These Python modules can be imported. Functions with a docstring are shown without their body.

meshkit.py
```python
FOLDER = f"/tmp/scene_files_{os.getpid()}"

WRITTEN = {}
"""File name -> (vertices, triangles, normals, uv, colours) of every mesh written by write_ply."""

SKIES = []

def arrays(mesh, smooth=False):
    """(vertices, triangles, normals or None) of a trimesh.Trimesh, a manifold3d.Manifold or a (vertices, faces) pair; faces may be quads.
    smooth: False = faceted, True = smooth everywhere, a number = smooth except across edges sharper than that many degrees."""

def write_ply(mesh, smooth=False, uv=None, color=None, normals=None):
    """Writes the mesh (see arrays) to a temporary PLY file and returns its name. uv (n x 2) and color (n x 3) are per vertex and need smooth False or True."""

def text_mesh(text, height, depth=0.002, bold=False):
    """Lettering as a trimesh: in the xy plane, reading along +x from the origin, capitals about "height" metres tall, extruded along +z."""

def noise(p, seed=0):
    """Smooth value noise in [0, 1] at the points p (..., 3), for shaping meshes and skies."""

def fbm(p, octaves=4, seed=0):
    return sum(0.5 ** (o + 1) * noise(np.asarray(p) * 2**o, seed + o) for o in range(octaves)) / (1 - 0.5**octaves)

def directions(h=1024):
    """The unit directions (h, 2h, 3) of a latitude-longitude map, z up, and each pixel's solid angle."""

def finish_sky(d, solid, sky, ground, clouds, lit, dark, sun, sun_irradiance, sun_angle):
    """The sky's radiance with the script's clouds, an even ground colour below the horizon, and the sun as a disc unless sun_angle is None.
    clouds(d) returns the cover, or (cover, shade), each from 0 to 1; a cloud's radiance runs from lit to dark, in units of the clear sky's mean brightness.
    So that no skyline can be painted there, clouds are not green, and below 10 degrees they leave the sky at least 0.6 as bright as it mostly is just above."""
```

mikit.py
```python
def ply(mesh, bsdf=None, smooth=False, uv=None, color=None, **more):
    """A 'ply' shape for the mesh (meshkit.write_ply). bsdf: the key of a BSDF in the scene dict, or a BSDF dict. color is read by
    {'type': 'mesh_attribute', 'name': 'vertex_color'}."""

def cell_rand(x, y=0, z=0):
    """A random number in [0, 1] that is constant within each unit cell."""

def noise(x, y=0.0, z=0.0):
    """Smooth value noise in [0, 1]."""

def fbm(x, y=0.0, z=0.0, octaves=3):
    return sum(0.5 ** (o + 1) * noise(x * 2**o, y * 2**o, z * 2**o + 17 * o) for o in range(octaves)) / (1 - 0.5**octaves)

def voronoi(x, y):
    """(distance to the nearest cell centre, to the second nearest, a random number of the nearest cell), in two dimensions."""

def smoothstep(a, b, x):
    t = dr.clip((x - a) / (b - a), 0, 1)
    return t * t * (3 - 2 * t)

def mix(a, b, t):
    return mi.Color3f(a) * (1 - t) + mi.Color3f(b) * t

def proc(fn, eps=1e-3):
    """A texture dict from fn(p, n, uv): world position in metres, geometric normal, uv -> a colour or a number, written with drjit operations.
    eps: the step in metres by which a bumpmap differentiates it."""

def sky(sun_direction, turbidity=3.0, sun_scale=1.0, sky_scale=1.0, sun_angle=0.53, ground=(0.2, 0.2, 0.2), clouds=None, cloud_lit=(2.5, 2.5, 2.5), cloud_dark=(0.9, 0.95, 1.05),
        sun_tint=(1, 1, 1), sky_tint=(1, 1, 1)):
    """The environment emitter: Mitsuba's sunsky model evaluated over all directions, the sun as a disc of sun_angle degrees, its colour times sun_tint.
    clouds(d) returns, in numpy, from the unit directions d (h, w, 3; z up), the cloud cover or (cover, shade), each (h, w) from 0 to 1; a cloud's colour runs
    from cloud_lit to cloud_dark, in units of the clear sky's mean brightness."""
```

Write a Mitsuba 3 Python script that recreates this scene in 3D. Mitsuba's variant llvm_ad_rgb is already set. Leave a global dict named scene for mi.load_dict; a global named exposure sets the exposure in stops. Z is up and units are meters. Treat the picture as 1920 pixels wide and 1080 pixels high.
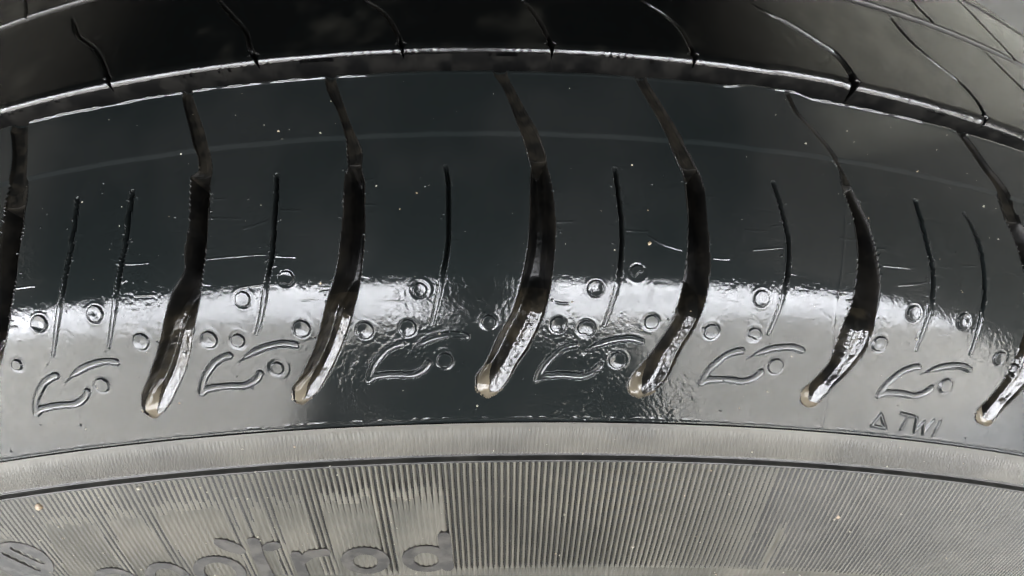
"""Close-up of the wet shoulder of a car tyre, standing under a dark canopy with an overcast sky in front. z up, metres; tables in mm and degrees."""
import math
import numpy as np
import trimesh
import mitsuba as mi
import drjit as dr
import mikit
import meshkit
from scipy.interpolate import PchipInterpolator
from shapely.geometry import Polygon, LineString, Point
from shapely.ops import unary_union
from shapely import affinity

scene, labels = {}, {}
T = mi.ScalarTransform4f
rng = np.random.default_rng(7)

# ---------------------------------------------------------------- camera, sky, exposure
HUB = 0.316                                    # height of the wheel axis above the ground
CAM = np.array([5.08, -141.87, 357.26]) / 1000 + [0, 0, HUB]
PITCH, YAW, ROLL = math.radians(48.22), math.radians(1.91), math.radians(0.49)
fwd = np.array([math.sin(YAW) * math.cos(PITCH), math.cos(YAW) * math.cos(PITCH), -math.sin(PITCH)])
rgt = np.array([math.cos(YAW), -math.sin(YAW), 0.0])
upv = np.cross(rgt, fwd)
rgt, upv = math.cos(ROLL) * rgt + math.sin(ROLL) * upv, -math.sin(ROLL) * rgt + math.cos(ROLL) * upv
scene["camera"] = {
    "type": "thinlens", "fov": 82.23, "fov_axis": "x", "near_clip": 0.005, "far_clip": 200.0,
    "aperture_radius": 0.00018, "focus_distance": 0.072,
    "to_world": T().look_at(origin=CAM.tolist(), target=(CAM + fwd).tolist(), up=upv.tolist()),
}


def overcast(d):
    """An even cloud cover with soft darker bellies, a little darker towards the horizon as overcast skies are."""
    n = meshkit.fbm(d * np.array([3.0, 3.0, 6.0]) + 3.1, 4, 5)
    shade = np.clip(0.62 - 0.55 * d[..., 2] + 2.2 * (n - 0.5), 0, 1)
    return np.ones(d.shape[:2]), shade


scene["sky"] = mikit.sky((0.25, 0.45, 0.86), turbidity=4, sun_scale=0.12, sun_angle=18, clouds=overcast,
                         cloud_lit=(2.05, 2.08, 2.18), cloud_dark=(0.95, 0.97, 1.02), ground=(0.3, 0.3, 0.29))
exposure = 6.77
# shoulder grooves: (left edge, right edge), points (degrees round the tyre, mm along the profile)
GROOVES = [[[[-13.72, 0.33], [-12.95, 11.3], [-12.8, 18.29], [-12.75, 21.91], [-12.7, 28.05], [-12.93, 33.55], [-13.31, 37.78], [-14.06, 41.43], [-14.71, 44.24], [-14.65, 47.31]], [[-13.09, 1.31], [-12.43, 11.96], [-12.12, 17.67], [-11.99, 22.67], [-11.99, 28.68], [-12.23, 34.12], [-12.61, 38.35], [-13.2, 42.15], [-13.97, 45.28], [-14.65, 47.31]]], [[[-8.07, 0.82], [-7.98, 2.29], [-7.41, 10.17], [-7.05, 16.16], [-7.25, 17.14], [-7.12, 25.32], [-7.16, 26.48], [-7.19, 31.01], [-7.59, 34.51], [-8.17, 40.83], [-8.71, 45.24], [-9.18, 48.79], [-9.26, 50.83], [-8.89, 52.21]], [[-7.82, 1.08], [-7.7, 2.57], [-7.02, 11.0], [-6.7, 16.6], [-6.64, 18.91], [-6.58, 21.98], [-6.56, 27.6], [-6.73, 34.16], [-7.05, 38.91], [-7.6, 45.2], [-8.01, 48.05], [-8.41, 50.46], [-8.89, 52.21]]], [[[-3.86, 0.69], [-3.79, 2.45], [-3.33, 8.15], [-3.04, 13.85], [-2.98, 17.64], [-3.06, 18.97], [-3.05, 25.23], [-3.11, 29.79], [-3.23, 33.37], [-3.49, 37.03], [-3.96, 43.22], [-4.43, 47.18], [-4.82, 49.84], [-4.82, 51.14], [-4.56, 51.96]], [[-3.63, 0.82], [-3.35, 5.45], [-2.95, 11.4], [-2.68, 14.95], [-2.61, 17.77], [-2.48, 20.46], [-2.44, 24.62], [-2.42, 27.35], [-2.48, 32.14], [-2.58, 35.12], [-2.82, 39.11], [-3.25, 44.05], [-3.62, 47.28], [-4.19, 50.78], [-4.56, 51.96]]], [[[0.92, 0.72], [1.17, 3.57], [1.51, 10.02], [1.75, 15.0], [1.83, 18.45], [1.8, 20.05], [1.76, 25.84], [1.71, 29.66], [1.57, 34.02], [1.34, 38.86], [0.92, 42.97], [0.6, 46.65], [0.3, 49.15], [0.32, 50.75], [0.65, 52.07]], [[1.22, 0.7], [1.74, 8.43], [2.08, 13.0], [2.26, 17.3], [2.32, 18.93], [2.4, 21.28], [2.47, 27.73], [2.43, 31.82], [2.36, 35.35], [2.22, 39.14], [1.82, 44.44], [1.51, 47.01], [1.26, 49.37], [1.03, 50.88], [0.65, 52.07]]], [[[4.99, 0.41], [5.13, 2.89], [5.53, 9.28], [5.76, 13.79], [5.92, 17.75], [5.96, 19.38], [5.96, 24.93], [5.92, 28.88], [5.81, 34.85], [5.67, 39.18], [5.33, 43.24], [4.91, 46.77], [4.59, 49.87], [4.66, 51.17], [4.97, 51.95]], [[5.22, -0.08], [5.55, 4.92], [5.84, 9.11], [6.28, 15.97], [6.46, 18.69], [6.53, 21.33], [6.54, 27.1], [6.57, 32.41], [6.52, 36.48], [6.36, 40.45], [6.02, 44.5], [5.71, 49.05], [5.49, 50.39], [5.3, 51.24], [4.97, 51.95]]], [[[9.6, -0.55], [9.69, 3.26], [10.17, 7.84], [10.56, 12.27], [10.71, 14.89], [10.65, 17.88], [10.71, 19.97], [10.81, 24.29], [10.81, 28.41], [10.76, 31.51], [10.69, 36.07], [10.52, 40.24], [10.45, 44.49], [10.14, 47.37], [9.8, 49.86], [9.9, 51.35], [10.18, 52.11]], [[9.74, -0.71], [9.84, 3.11], [10.32, 7.7], [10.71, 12.13], [10.85, 14.76], [10.98, 17.59], [11.17, 20.95], [11.32, 23.91], [11.45, 27.98], [11.54, 31.88], [11.57, 34.56], [11.54, 41.48], [11.26, 45.35], [10.82, 48.67], [10.58, 50.57], [10.41, 51.5], [10.18, 52.11]]], [[[15.71, 0.55], [15.82, 1.83], [16.11, 7.04], [16.42, 12.16], [16.35, 17.96], [16.44, 21.23], [16.57, 27.39], [16.64, 32.38], [16.65, 37.03], [16.55, 43.56], [16.29, 47.09], [16.02, 49.85], [16.19, 51.31], [16.61, 51.78]], [[15.97, 0.11], [16.11, 1.35], [16.45, 6.52], [16.86, 11.53], [16.93, 17.23], [17.24, 20.29], [17.45, 26.49], [17.49, 32.45], [17.61, 38.28], [17.62, 42.72], [17.45, 45.23], [17.11, 48.25], [16.84, 50.87], [16.61, 51.78]]]]
SIPES = [[[-10.51, 17.98], [-10.41, 24.95], [-10.56, 31.05], [-10.92, 36.55], [-11.33, 40.99]], [[-8.88, 18.29], [-8.83, 25.54], [-8.95, 30.16], [-9.15, 34.69], [-9.65, 40.88]], [[-4.87, 18.18], [-4.8, 24.56], [-4.83, 29.55], [-5.01, 34.13], [-5.24, 38.32], [-5.48, 41.14]], [[-0.4, 18.25], [-0.32, 21.74], [-0.31, 28.86], [-0.46, 34.21], [-0.65, 38.21], [-0.82, 41.3]], [[4.09, 18.27], [4.13, 22.21], [4.18, 27.83], [4.13, 33.05], [4.08, 35.23], [3.94, 38.39], [3.79, 41.34]], [[8.54, 18.37], [8.68, 23.6], [8.76, 27.65], [8.75, 32.05], [8.66, 35.09], [8.55, 38.55], [8.42, 41.33]], [[13.06, 17.79], [13.11, 24.42], [13.21, 27.88], [13.25, 31.09], [13.24, 34.5], [13.13, 38.73], [13.11, 41.39]], [[14.75, 18.38], [14.98, 22.37], [15.04, 27.14], [15.03, 31.39], [14.99, 36.52], [14.98, 40.71]]]
CUTS = [[[-17.38, -49.72], [-16.46, -41.33], [-15.81, -34.42]], [[-13.58, -30.11], [-13.33, -27.06], [-12.78, -21.21], [-11.86, -15.85], [-11.23, -10.69], [-10.85, -6.48]], [[-8.29, -27.61], [-7.89, -23.02], [-7.25, -17.69], [-6.65, -12.8], [-6.32, -7.82], [-6.16, -6.14]], [[-3.63, -22.61], [-3.06, -18.46], [-2.42, -14.55], [-2.05, -10.29], [-1.81, -6.3]], [[1.23, -22.18], [1.8, -17.74], [2.18, -13.52], [2.47, -8.84], [2.6, -6.16]], [[5.26, -23.44], [5.62, -19.85], [6.3, -15.99], [6.68, -12.78], [6.85, -9.5], [6.94, -6.42]], [[9.34, -23.43], [9.91, -21.11], [10.58, -19.06], [11.37, -15.53], [11.92, -13.09], [12.21, -9.36], [12.3, -6.56]], [[15.2, -29.57], [15.54, -23.8], [16.21, -18.95], [17.04, -14.71], [17.45, -9.84], [17.49, -6.76]], [[19.51, -33.48], [19.74, -30.17], [20.25, -25.54], [20.78, -21.22], [21.13, -16.65]], [[17.04, -44.46], [17.02, -41.23], [17.38, -34.81]], [[20.0, -62.0], [20.74, -54.45], [21.07, -43.99], [21.66, -34.41]]]
MARK = [[[-1.64, 43.73], [-1.99, 44.35], [-2.27, 45.6], [-2.49, 47.11], [-2.62, 48.9]], [[-2.62, 48.9], [-2.42, 48.35], [-1.91, 48.19], [-1.48, 48.35], [-1.15, 47.78], [-0.95, 46.71]], [[-1.52, 45.14], [-1.09, 43.75], [-0.65, 42.94], [-0.22, 42.65], [0.1, 42.99]]]
MARK_AT = [[-12.47, -9.62], [-7.33, -4.54], [-2.57, 0.04], [2.09, 4.79], [6.79, 9.47], [12.41, 15.08]]
DIMPLES = [[-11.45, 36.24], [-9.79, 36.05], [-12.5, 41.52], [-8.69, 40.69], [-10.2, 46.29], [-5.69, 36.19], [-4.51, 33.89], [-6.8, 41.43], [-6.01, 41.9], [-4.25, 40.92], [-5.09, 46.31], [-1.07, 36.27], [-2.58, 41.63], [-1.44, 41.5], [0.7, 40.92], [-0.5, 46.31], [3.5, 36.18], [2.55, 41.3], [3.3, 41.85], [5.07, 40.6], [4.23, 46.32], [4.59, 33.68], [6.77, 41.57], [8.0, 41.64], [8.05, 36.32], [8.84, 46.06], [12.71, 36.04], [14.43, 36.05], [11.87, 41.3], [16.09, 40.66], [14.54, 46.31]]
FLASH = [[[-6.54, 24.31], [-5.7, 24.85]], [[-5.61, 26.31], [-5.26, 25.93], [-4.99, 25.43]], [[-4.72, 24.04], [-4.16, 24.27]], [[-6.58, 30.23], [-5.8, 30.24], [-5.03, 30.29]], [[-4.75, 30.62], [-4.24, 30.96]], [[-8.8, 29.58], [-8.17, 29.84]], [[2.48, 26.95], [2.9, 26.83]], [[4.29, 27.81], [4.85, 27.9]], [[4.85, 28.44], [5.2, 29.48], [5.77, 30.3]], [[7.56, 26.66], [8.16, 26.52]], [[8.33, 25.7], [8.96, 24.94]], [[7.75, 29.55], [8.59, 28.76]], [[6.64, 31.13], [7.08, 31.11]], [[10.28, 26.33], [10.8, 26.31]], [[11.63, 29.62], [12.48, 29.42]], [[13.43, 28.36], [13.85, 28.35]], [[14.31, 27.63], [14.85, 27.06]], [[15.66, 27.24], [16.47, 27.49]], [[2.5, 38.17], [2.78, 38.3]], [[-5.7, 34.64], [-4.99, 34.42]], [[-12.03, 30.65], [-11.46, 30.8]], [[12.14, 32.27], [12.97, 31.3]], [[-6.55, 21.32], [-6.19, 21.37]], [[-8.58, 34.23], [-8.07, 34.39]]]
SEAM = [[10.77, 18.53], [10.31, 32.23], [10.25, 36.08], [10.43, 42.05], [10.76, 50.24], [10.83, 55.11]]

# ---------------------------------------------------------------- materials
def rgb(*c):
    return {"type": "rgb", "value": list(c)}


def plastic(c, alpha, ior=1.5):
    return {"type": "roughplastic", "diffuse_reflectance": rgb(*c) if isinstance(c, tuple) else c, "alpha": alpha, "int_ior": ior, "nonlinear": True}


def mottled(c1, c2, f, lo=0.35, hi=0.7, specks=0.0):
    def fn(p, n, uv):
        t = mikit.smoothstep(lo, hi, mikit.fbm(p.x * f, p.y * f, p.z * f, 4))
        c = mikit.mix(c1, c2, t)
        return c
    return mikit.proc(fn)


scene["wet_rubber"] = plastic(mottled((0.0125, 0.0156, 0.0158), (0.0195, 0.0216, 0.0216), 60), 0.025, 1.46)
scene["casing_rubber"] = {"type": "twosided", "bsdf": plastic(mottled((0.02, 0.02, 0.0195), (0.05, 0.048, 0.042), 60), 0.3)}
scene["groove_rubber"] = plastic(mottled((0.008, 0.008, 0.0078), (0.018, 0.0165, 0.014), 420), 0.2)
scene["tread_rubber"] = plastic(mottled((0.0025, 0.0025, 0.0025), (0.022, 0.021, 0.0175), 90, 0.52, 0.8), 0.055)
scene["sidewall_rubber"] = plastic(mottled((0.038, 0.0372, 0.0345), (0.060, 0.0575, 0.052), 300), 0.25)
scene["dusty_rubber"] = plastic(mottled((0.125, 0.119, 0.096), (0.185, 0.174, 0.141), 70), 0.28)
scene["band_rubber"] = plastic(mottled((0.078, 0.073, 0.060), (0.125, 0.117, 0.095), 80), 0.25)
scene["mud_film"] = plastic(mottled((0.10, 0.096, 0.078), (0.16, 0.15, 0.123), 90), 0.22)
scene["letter_rubber"] = plastic(mottled((0.055, 0.0525, 0.049), (0.105, 0.098, 0.087), 500), 0.18)
scene["muddy_water"] = plastic(mikit.proc(lambda p, n, uv: mikit.mix((0.040, 0.034, 0.024), (0.17, 0.148, 0.11), uv.x) * uv.y), 0.02, 1.36)
scene["groove_mud"] = plastic(mottled((0.005, 0.0049, 0.0045), (0.0135, 0.012, 0.0095), 700), 0.22, 1.16)
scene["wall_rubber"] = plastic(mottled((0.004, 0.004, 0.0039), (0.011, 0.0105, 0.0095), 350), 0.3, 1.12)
scene["wet_foot_rubber"] = plastic(mottled((0.01, 0.0095, 0.0085), (0.04, 0.034, 0.024), 500), 0.05, 1.5)
scene["sand"] = plastic(mottled((0.30, 0.22, 0.14), (0.5, 0.42, 0.32), 1500), 0.3)
scene["pale_grit"] = plastic((0.36, 0.34, 0.28), 0.15)
scene["drop_water"] = {"type": "dielectric", "int_ior": 1.33}
scene["concrete"] = plastic(mottled((0.40, 0.40, 0.385), (0.48, 0.48, 0.465), 3), 0.5)
scene["soffit_paint"] = {"type": "diffuse", "reflectance": rgb(0.026, 0.036, 0.036)}
scene["render_paint"] = {"type": "diffuse", "reflectance": rgb(0.52, 0.52, 0.50)}
scene["door_paint"] = {"type": "diffuse", "reflectance": rgb(0.72, 0.71, 0.63)}
scene["grey_paint"] = {"type": "diffuse", "reflectance": rgb(0.24, 0.235, 0.215)}
scene["pale_cloth"] = {"type": "diffuse", "reflectance": rgb(0.68, 0.68, 0.66)}
scene["skin"] = plastic((0.30, 0.19, 0.13), 0.4)
scene["hair"] = plastic((0.015, 0.012, 0.01), 0.4)


def say(key, label=None, category=None, group=None, kind=None):
    labels[key] = {k: v for k, v in (("label", label), ("category", category), ("group", group), ("kind", kind)) if v}


used = {}


def numbered(name):
    n = used.get(name, 0)
    used[name] = n + 1
    return name if n == 0 else f"{name}_{n:03d}"


def put(name, mesh, bsdf, smooth=40):
    key = numbered(name)
    scene[key] = mikit.ply(mesh, bsdf, smooth)
    return key


def put_arrays(name, v, f, n, bsdf):
    """A mesh with given normals; unused vertices dropped."""
    key = numbered(name)
    ids, inv = np.unique(f, return_inverse=True)
    path = meshkit.write_ply((v[ids], inv.reshape(f.shape)), False, normals=n[ids])
    scene[key] = {"type": "ply", "filename": path, "face_normals": False, "bsdf": {"type": "ref", "id": bsdf}}
    return key


# ---------------------------------------------------------------- the setting
def slab(x0, x1, y0, y1, z0, z1):
    b = trimesh.creation.box((x1 - x0, y1 - y0, z1 - z0))
    b.apply_translation(((x0 + x1) / 2, (y0 + y1) / 2, (z0 + z1) / 2))
    return b


put("ground", slab(-60, 60, -60, 60, -0.2, 0.0), "concrete", False)
say("ground", kind="structure")
put("canopy_roof", slab(-12, 12, -2.75, 6.3, 3.0, 3.2), "soffit_paint", False)
say("canopy_roof", "dark canopy roof over the tyre", "roof", kind="structure")
put("side_wall", slab(1.9, 2.05, -1.2, 6, 0, 2.99), "grey_paint", False)
say("side_wall", "grey side wall to the right of the tyre", "wall", kind="structure")
put("back_wall", slab(-4.04, 1.89, 6, 6.2, 0, 2.99), "grey_paint", False)
say("back_wall", "grey wall behind the tyre", "wall", kind="structure")
put("left_wall", slab(-4.2, -4.05, -1.2, 5.99, 0, 2.99), "grey_paint", False)
say("left_wall", "grey side wall to the left of the tyre", "wall", kind="structure")
put("pale_door", slab(1.84, 1.88, 1.0, 2.9, 0.01, 2.15), "door_paint", False)
say("pale_door", "pale door in the grey side wall to the right of the tyre", "door", kind="structure")
put("yard_wall", slab(-30, 30, -9.3, -9.0, 0, 4.2), "render_paint", False)
say("yard_wall", "pale rendered wall across the yard", "wall", kind="structure")

# ---------------------------------------------------------------- the tyre's profile
KNOTS = np.array([[-90, -6], [-70, -1], [-33, 9.5], [-6.6, 12.5], [0, 13.2], [12.9, 15], [26.95, 27], [40.99, 54.1], [55.46, 57.85],
                  [61.84, 65], [74.84, 68.5], [87.84, 72], [111.84, 90], [125, 103], [140, 118], [150, 122]], float)
_s = np.arange(-130, 150.01, 0.02)
_a = np.radians(PchipInterpolator(KNOTS[:, 0], KNOTS[:, 1])(np.clip(_s, -90, 150)))
_r, _y = -np.cumsum(np.sin(_a)) * 0.02, -np.cumsum(np.cos(_a)) * 0.02
_0 = np.argmin(abs(_s))
_r, _y = _r - _r[_0] + 311.895, _y - _y[_0] - 56.3


def prof(s):
    return np.interp(s, _s, _r), np.interp(s, _s, _y), np.interp(s, _s, _a)


def place(th, s, h=0.0):
    """World position (m) of the point th degrees round the tyre, s mm along the profile, h mm proud of it."""
    th, s, h = np.broadcast_arrays(np.radians(th), s, h)
    r, y, a = prof(s)
    r, y = r + h * np.cos(a), y - h * np.sin(a)
    return np.stack([r * np.sin(th), y, r * np.cos(th) + HUB * 1000], -1) / 1000


def grid_normals(P):
    du, dv = np.gradient(P, axis=1), np.gradient(P, axis=0)
    n = np.cross(dv, du)
    n /= np.linalg.norm(n, axis=-1, keepdims=True) + 1e-20
    return n


def quads(nr, nc):
    i = np.arange(nr * nc).reshape(nr, nc)
    return np.stack([i[:-1, :-1], i[1:, :-1], i[1:, 1:], i[:-1, 1:]], -1)      # (nr-1, nc-1, 4)


def tris(q):
    q = q.reshape(-1, 4)
    return np.vstack([q[:, [0, 1, 2]], q[:, [0, 2, 3]]])


def sstep(a, b, x):
    t = np.clip((x - a) / (b - a), 0, 1)
    return t * t * (3 - 2 * t)


def edge(t, rr, k, depth):
    """Fall of a groove's rim: a rounded lip of radius rr, then a wall of slope k down to depth (t: distance in from the rim)."""
    u = np.clip(t, 0, rr * 0.97)
    lip = rr - np.sqrt(rr * rr - u * u)
    wall = lip + np.clip(t - rr * 0.97, 0, None) * k
    d = np.minimum(wall, depth)
    return np.where(t > 0, d, 0.0)


def sorted_curve(pts):
    p = np.array(pts)
    p = p[np.argsort(p[:, 1])]
    keep = np.concatenate([[True], np.diff(p[:, 1]) > 0.15])
    p = p[keep]
    return PchipInterpolator(p[:, 1], p[:, 0], extrapolate=False), p[0, 1], p[-1, 1]


def seg_distance(u, v, pts):
    """Distance from the points (u, v) to a polyline, and the share of the way along it."""
    best, where = np.full(u.shape, 1e9), np.zeros(u.shape)
    n = len(pts) - 1
    for i in range(n):
        (ax, ay), (bx, by) = pts[i], pts[i + 1]
        dx, dy = bx - ax, by - ay
        t = np.clip(((u - ax) * dx + (v - ay) * dy) / (dx * dx + dy * dy + 1e-12), 0, 1)
        d = np.hypot(u - ax - t * dx, v - ay - t * dy)
        better = d < best
        best, where = np.where(better, d, best), np.where(better, (i + t) / n, where)
    return best, where


def smooth_line(pts, n=24):
    p = np.array(pts, float)
    if len(p) < 3:
        return p
    t = np.concatenate([[0], np.cumsum(np.hypot(*np.diff(p, axis=0).T))])
    f = PchipInterpolator(t, p)
    return f(np.linspace(0, t[-1], n))


def vnoise(a, b, f, seed, octaves=1):
    p = np.stack([a * f, b * f, np.full_like(a, 0.37)], -1)
    return meshkit.fbm(p, octaves, seed) - 0.5


labels["tyre"] = {"label": "black wet car tyre with worn tread, seen close up at its shoulder", "category": "tyre"}

# ---------------------------------------------------------------- grid A: groove between the ribs, and the shoulder
NC = 1680
thA = np.linspace(-16.9, 20.3, NC)
sA = np.unique(np.round(np.concatenate([np.arange(-9.0, -7.0, 0.12), np.arange(-7.0, -5.4, 0.05), np.arange(-5.4, -1.6, 0.2),
                                        np.arange(-1.6, 0.8, 0.05), np.arange(0.8, 17, 0.12), np.arange(17, 18.6, 0.08),
                                        np.arange(18.6, 30, 0.11), np.arange(30, 55.0, 0.1), np.arange(55.0, 56.01, 0.05)]), 3))
TH, S = np.meshgrid(thA, sA)
U = np.radians(TH) * 300.0                           # mm along the ring, near enough for small features
ARC = np.radians(1.0) * prof(S)[0]                   # mm per degree
H = np.zeros_like(TH)
lab = np.zeros((len(sA) - 1, NC - 1), int)           # part of every quad
sq, tq = (sA[:-1] + sA[1:]) / 2, (thA[:-1] + thA[1:]) / 2
TQ, SQ = np.meshgrid(tq, sq)
PARTS = []


def window(t0, t1, s0, s1):
    i = np.searchsorted(sA, [s0, s1])
    j = np.searchsorted(thA, [t0, t1])
    return slice(i[0], i[1]), slice(j[0], j[1])


def mark(mask_q, name):
    """The quads of mask_q become the part called name."""
    PARTS.append(name)
    lab[mask_q] = len(PARTS)


# ribs first: every block between two cuts or grooves
gc = []
for left, right in GROOVES:
    fl, a0, a1 = sorted_curve(left)
    fr, b0, b1 = sorted_curve(right)
    gc.append((fl, fr, max(a0, b0), min(a1, b1)))


def groove_bounds(k, s):
    fl, fr, s0, s1 = gc[k]
    sc = np.clip(s, s0, s1)
    return fl(sc), fr(sc)


wave = lambda th, f, seed: meshkit.noise(np.stack([th * f, np.full_like(th, 0.3), np.full_like(th, 0.7)], -1), seed) - 0.5
s_lip = -0.05 - 0.95 * sstep(7.6, 8.6, thA) * (1 - sstep(9.85, 10.5, thA)) + 0.35 * wave(thA, 1.1, 3) + 0.12 * wave(thA, 7, 4)
s_rib = -6.6 - 0.5 * sstep(9.3, 9.9, thA) * (1 - sstep(11.5, 12.3, thA)) + 0.3 * wave(thA, 0.9, 5) + 0.14 * wave(thA, 9, 6)
mids = [np.mean([groove_bounds(k, sq)[0], groove_bounds(k, sq)[1]], 0) for k in range(len(GROOVES))]
bounds_ = [np.full_like(sq, -99.0)] + mids + [np.full_like(sq, 99.0)]
BLOCKS = []
lip_q, rib_q = np.interp(tq, thA, s_lip), np.interp(tq, thA, s_rib)
for k in range(len(GROOVES) + 1):
    m = (TQ >= bounds_[k][:, None]) & (TQ < bounds_[k + 1][:, None]) & (SQ >= lip_q[None] - 0.55)
    name = "tyre__" + numbered("shoulder_block")
    BLOCKS.append(name)
    mark(m, name)
mark((SQ < lip_q[None] - 0.55) & (SQ >= rib_q[None] + 1.25), "tyre__main_groove")

# the main groove
DM = 4.4
din, dout = S - s_rib[None], s_lip[None] - S
h1 = -edge(din + 0.35, 1.7, 4.2, DM)
h2 = -edge(dout, 0.42, 14.0, DM)
main = np.where((din > -0.35) & (dout > 0), np.maximum(h1, h2), 0.0)
main += np.where(main < -0.6, 0.10 * vnoise(U, S, 0.9, 11, 3), 0)
# centre-rib cuts running into the groove
CUTF = []
for c in CUTS:
    p = np.array(c)
    p = p[np.argsort(p[:, 1])]
    keep = np.concatenate([[True], np.diff(p[:, 1]) > 0.05])
    p = p[keep]
    if p[-1, 1] > -9:                                  # carries on down the groove's wall
        slope = (p[-1, 0] - p[-2, 0]) / (p[-1, 1] - p[-2, 1])
        p = np.vstack([p, [p[-1, 0] + slope * 0.4, -5.4]]) if p[-1, 1] < -5.5 else p
    CUTF.append((PchipInterpolator(p[:, 1], p[:, 0], extrapolate=False), p[0, 1], p[-1, 1]))
cutd = np.zeros_like(S)
for ci, (f, s0, s1) in enumerate(CUTF):
    if s1 < -9:
        continue
    hw = (0.55 if ci != 6 else 0.85)
    row = (sA > -9.1) & (sA < -4.6)
    c = f(np.clip(sA[row], s0, s1))[:, None]
    d = hw - abs(TH[row] - c) * ARC[row] * 0.85
    flare = 0.5 * np.exp(-((S[row] + 6.7) / 0.35) ** 2)
    cutd[row] = np.maximum(cutd[row], edge(d + flare * 1.0, 0.3, 7, 5.0))
H += np.minimum(main, -cutd * (S < -4.7))
main_cut = (cutd > 0.5) & (S < -5.6)

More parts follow.
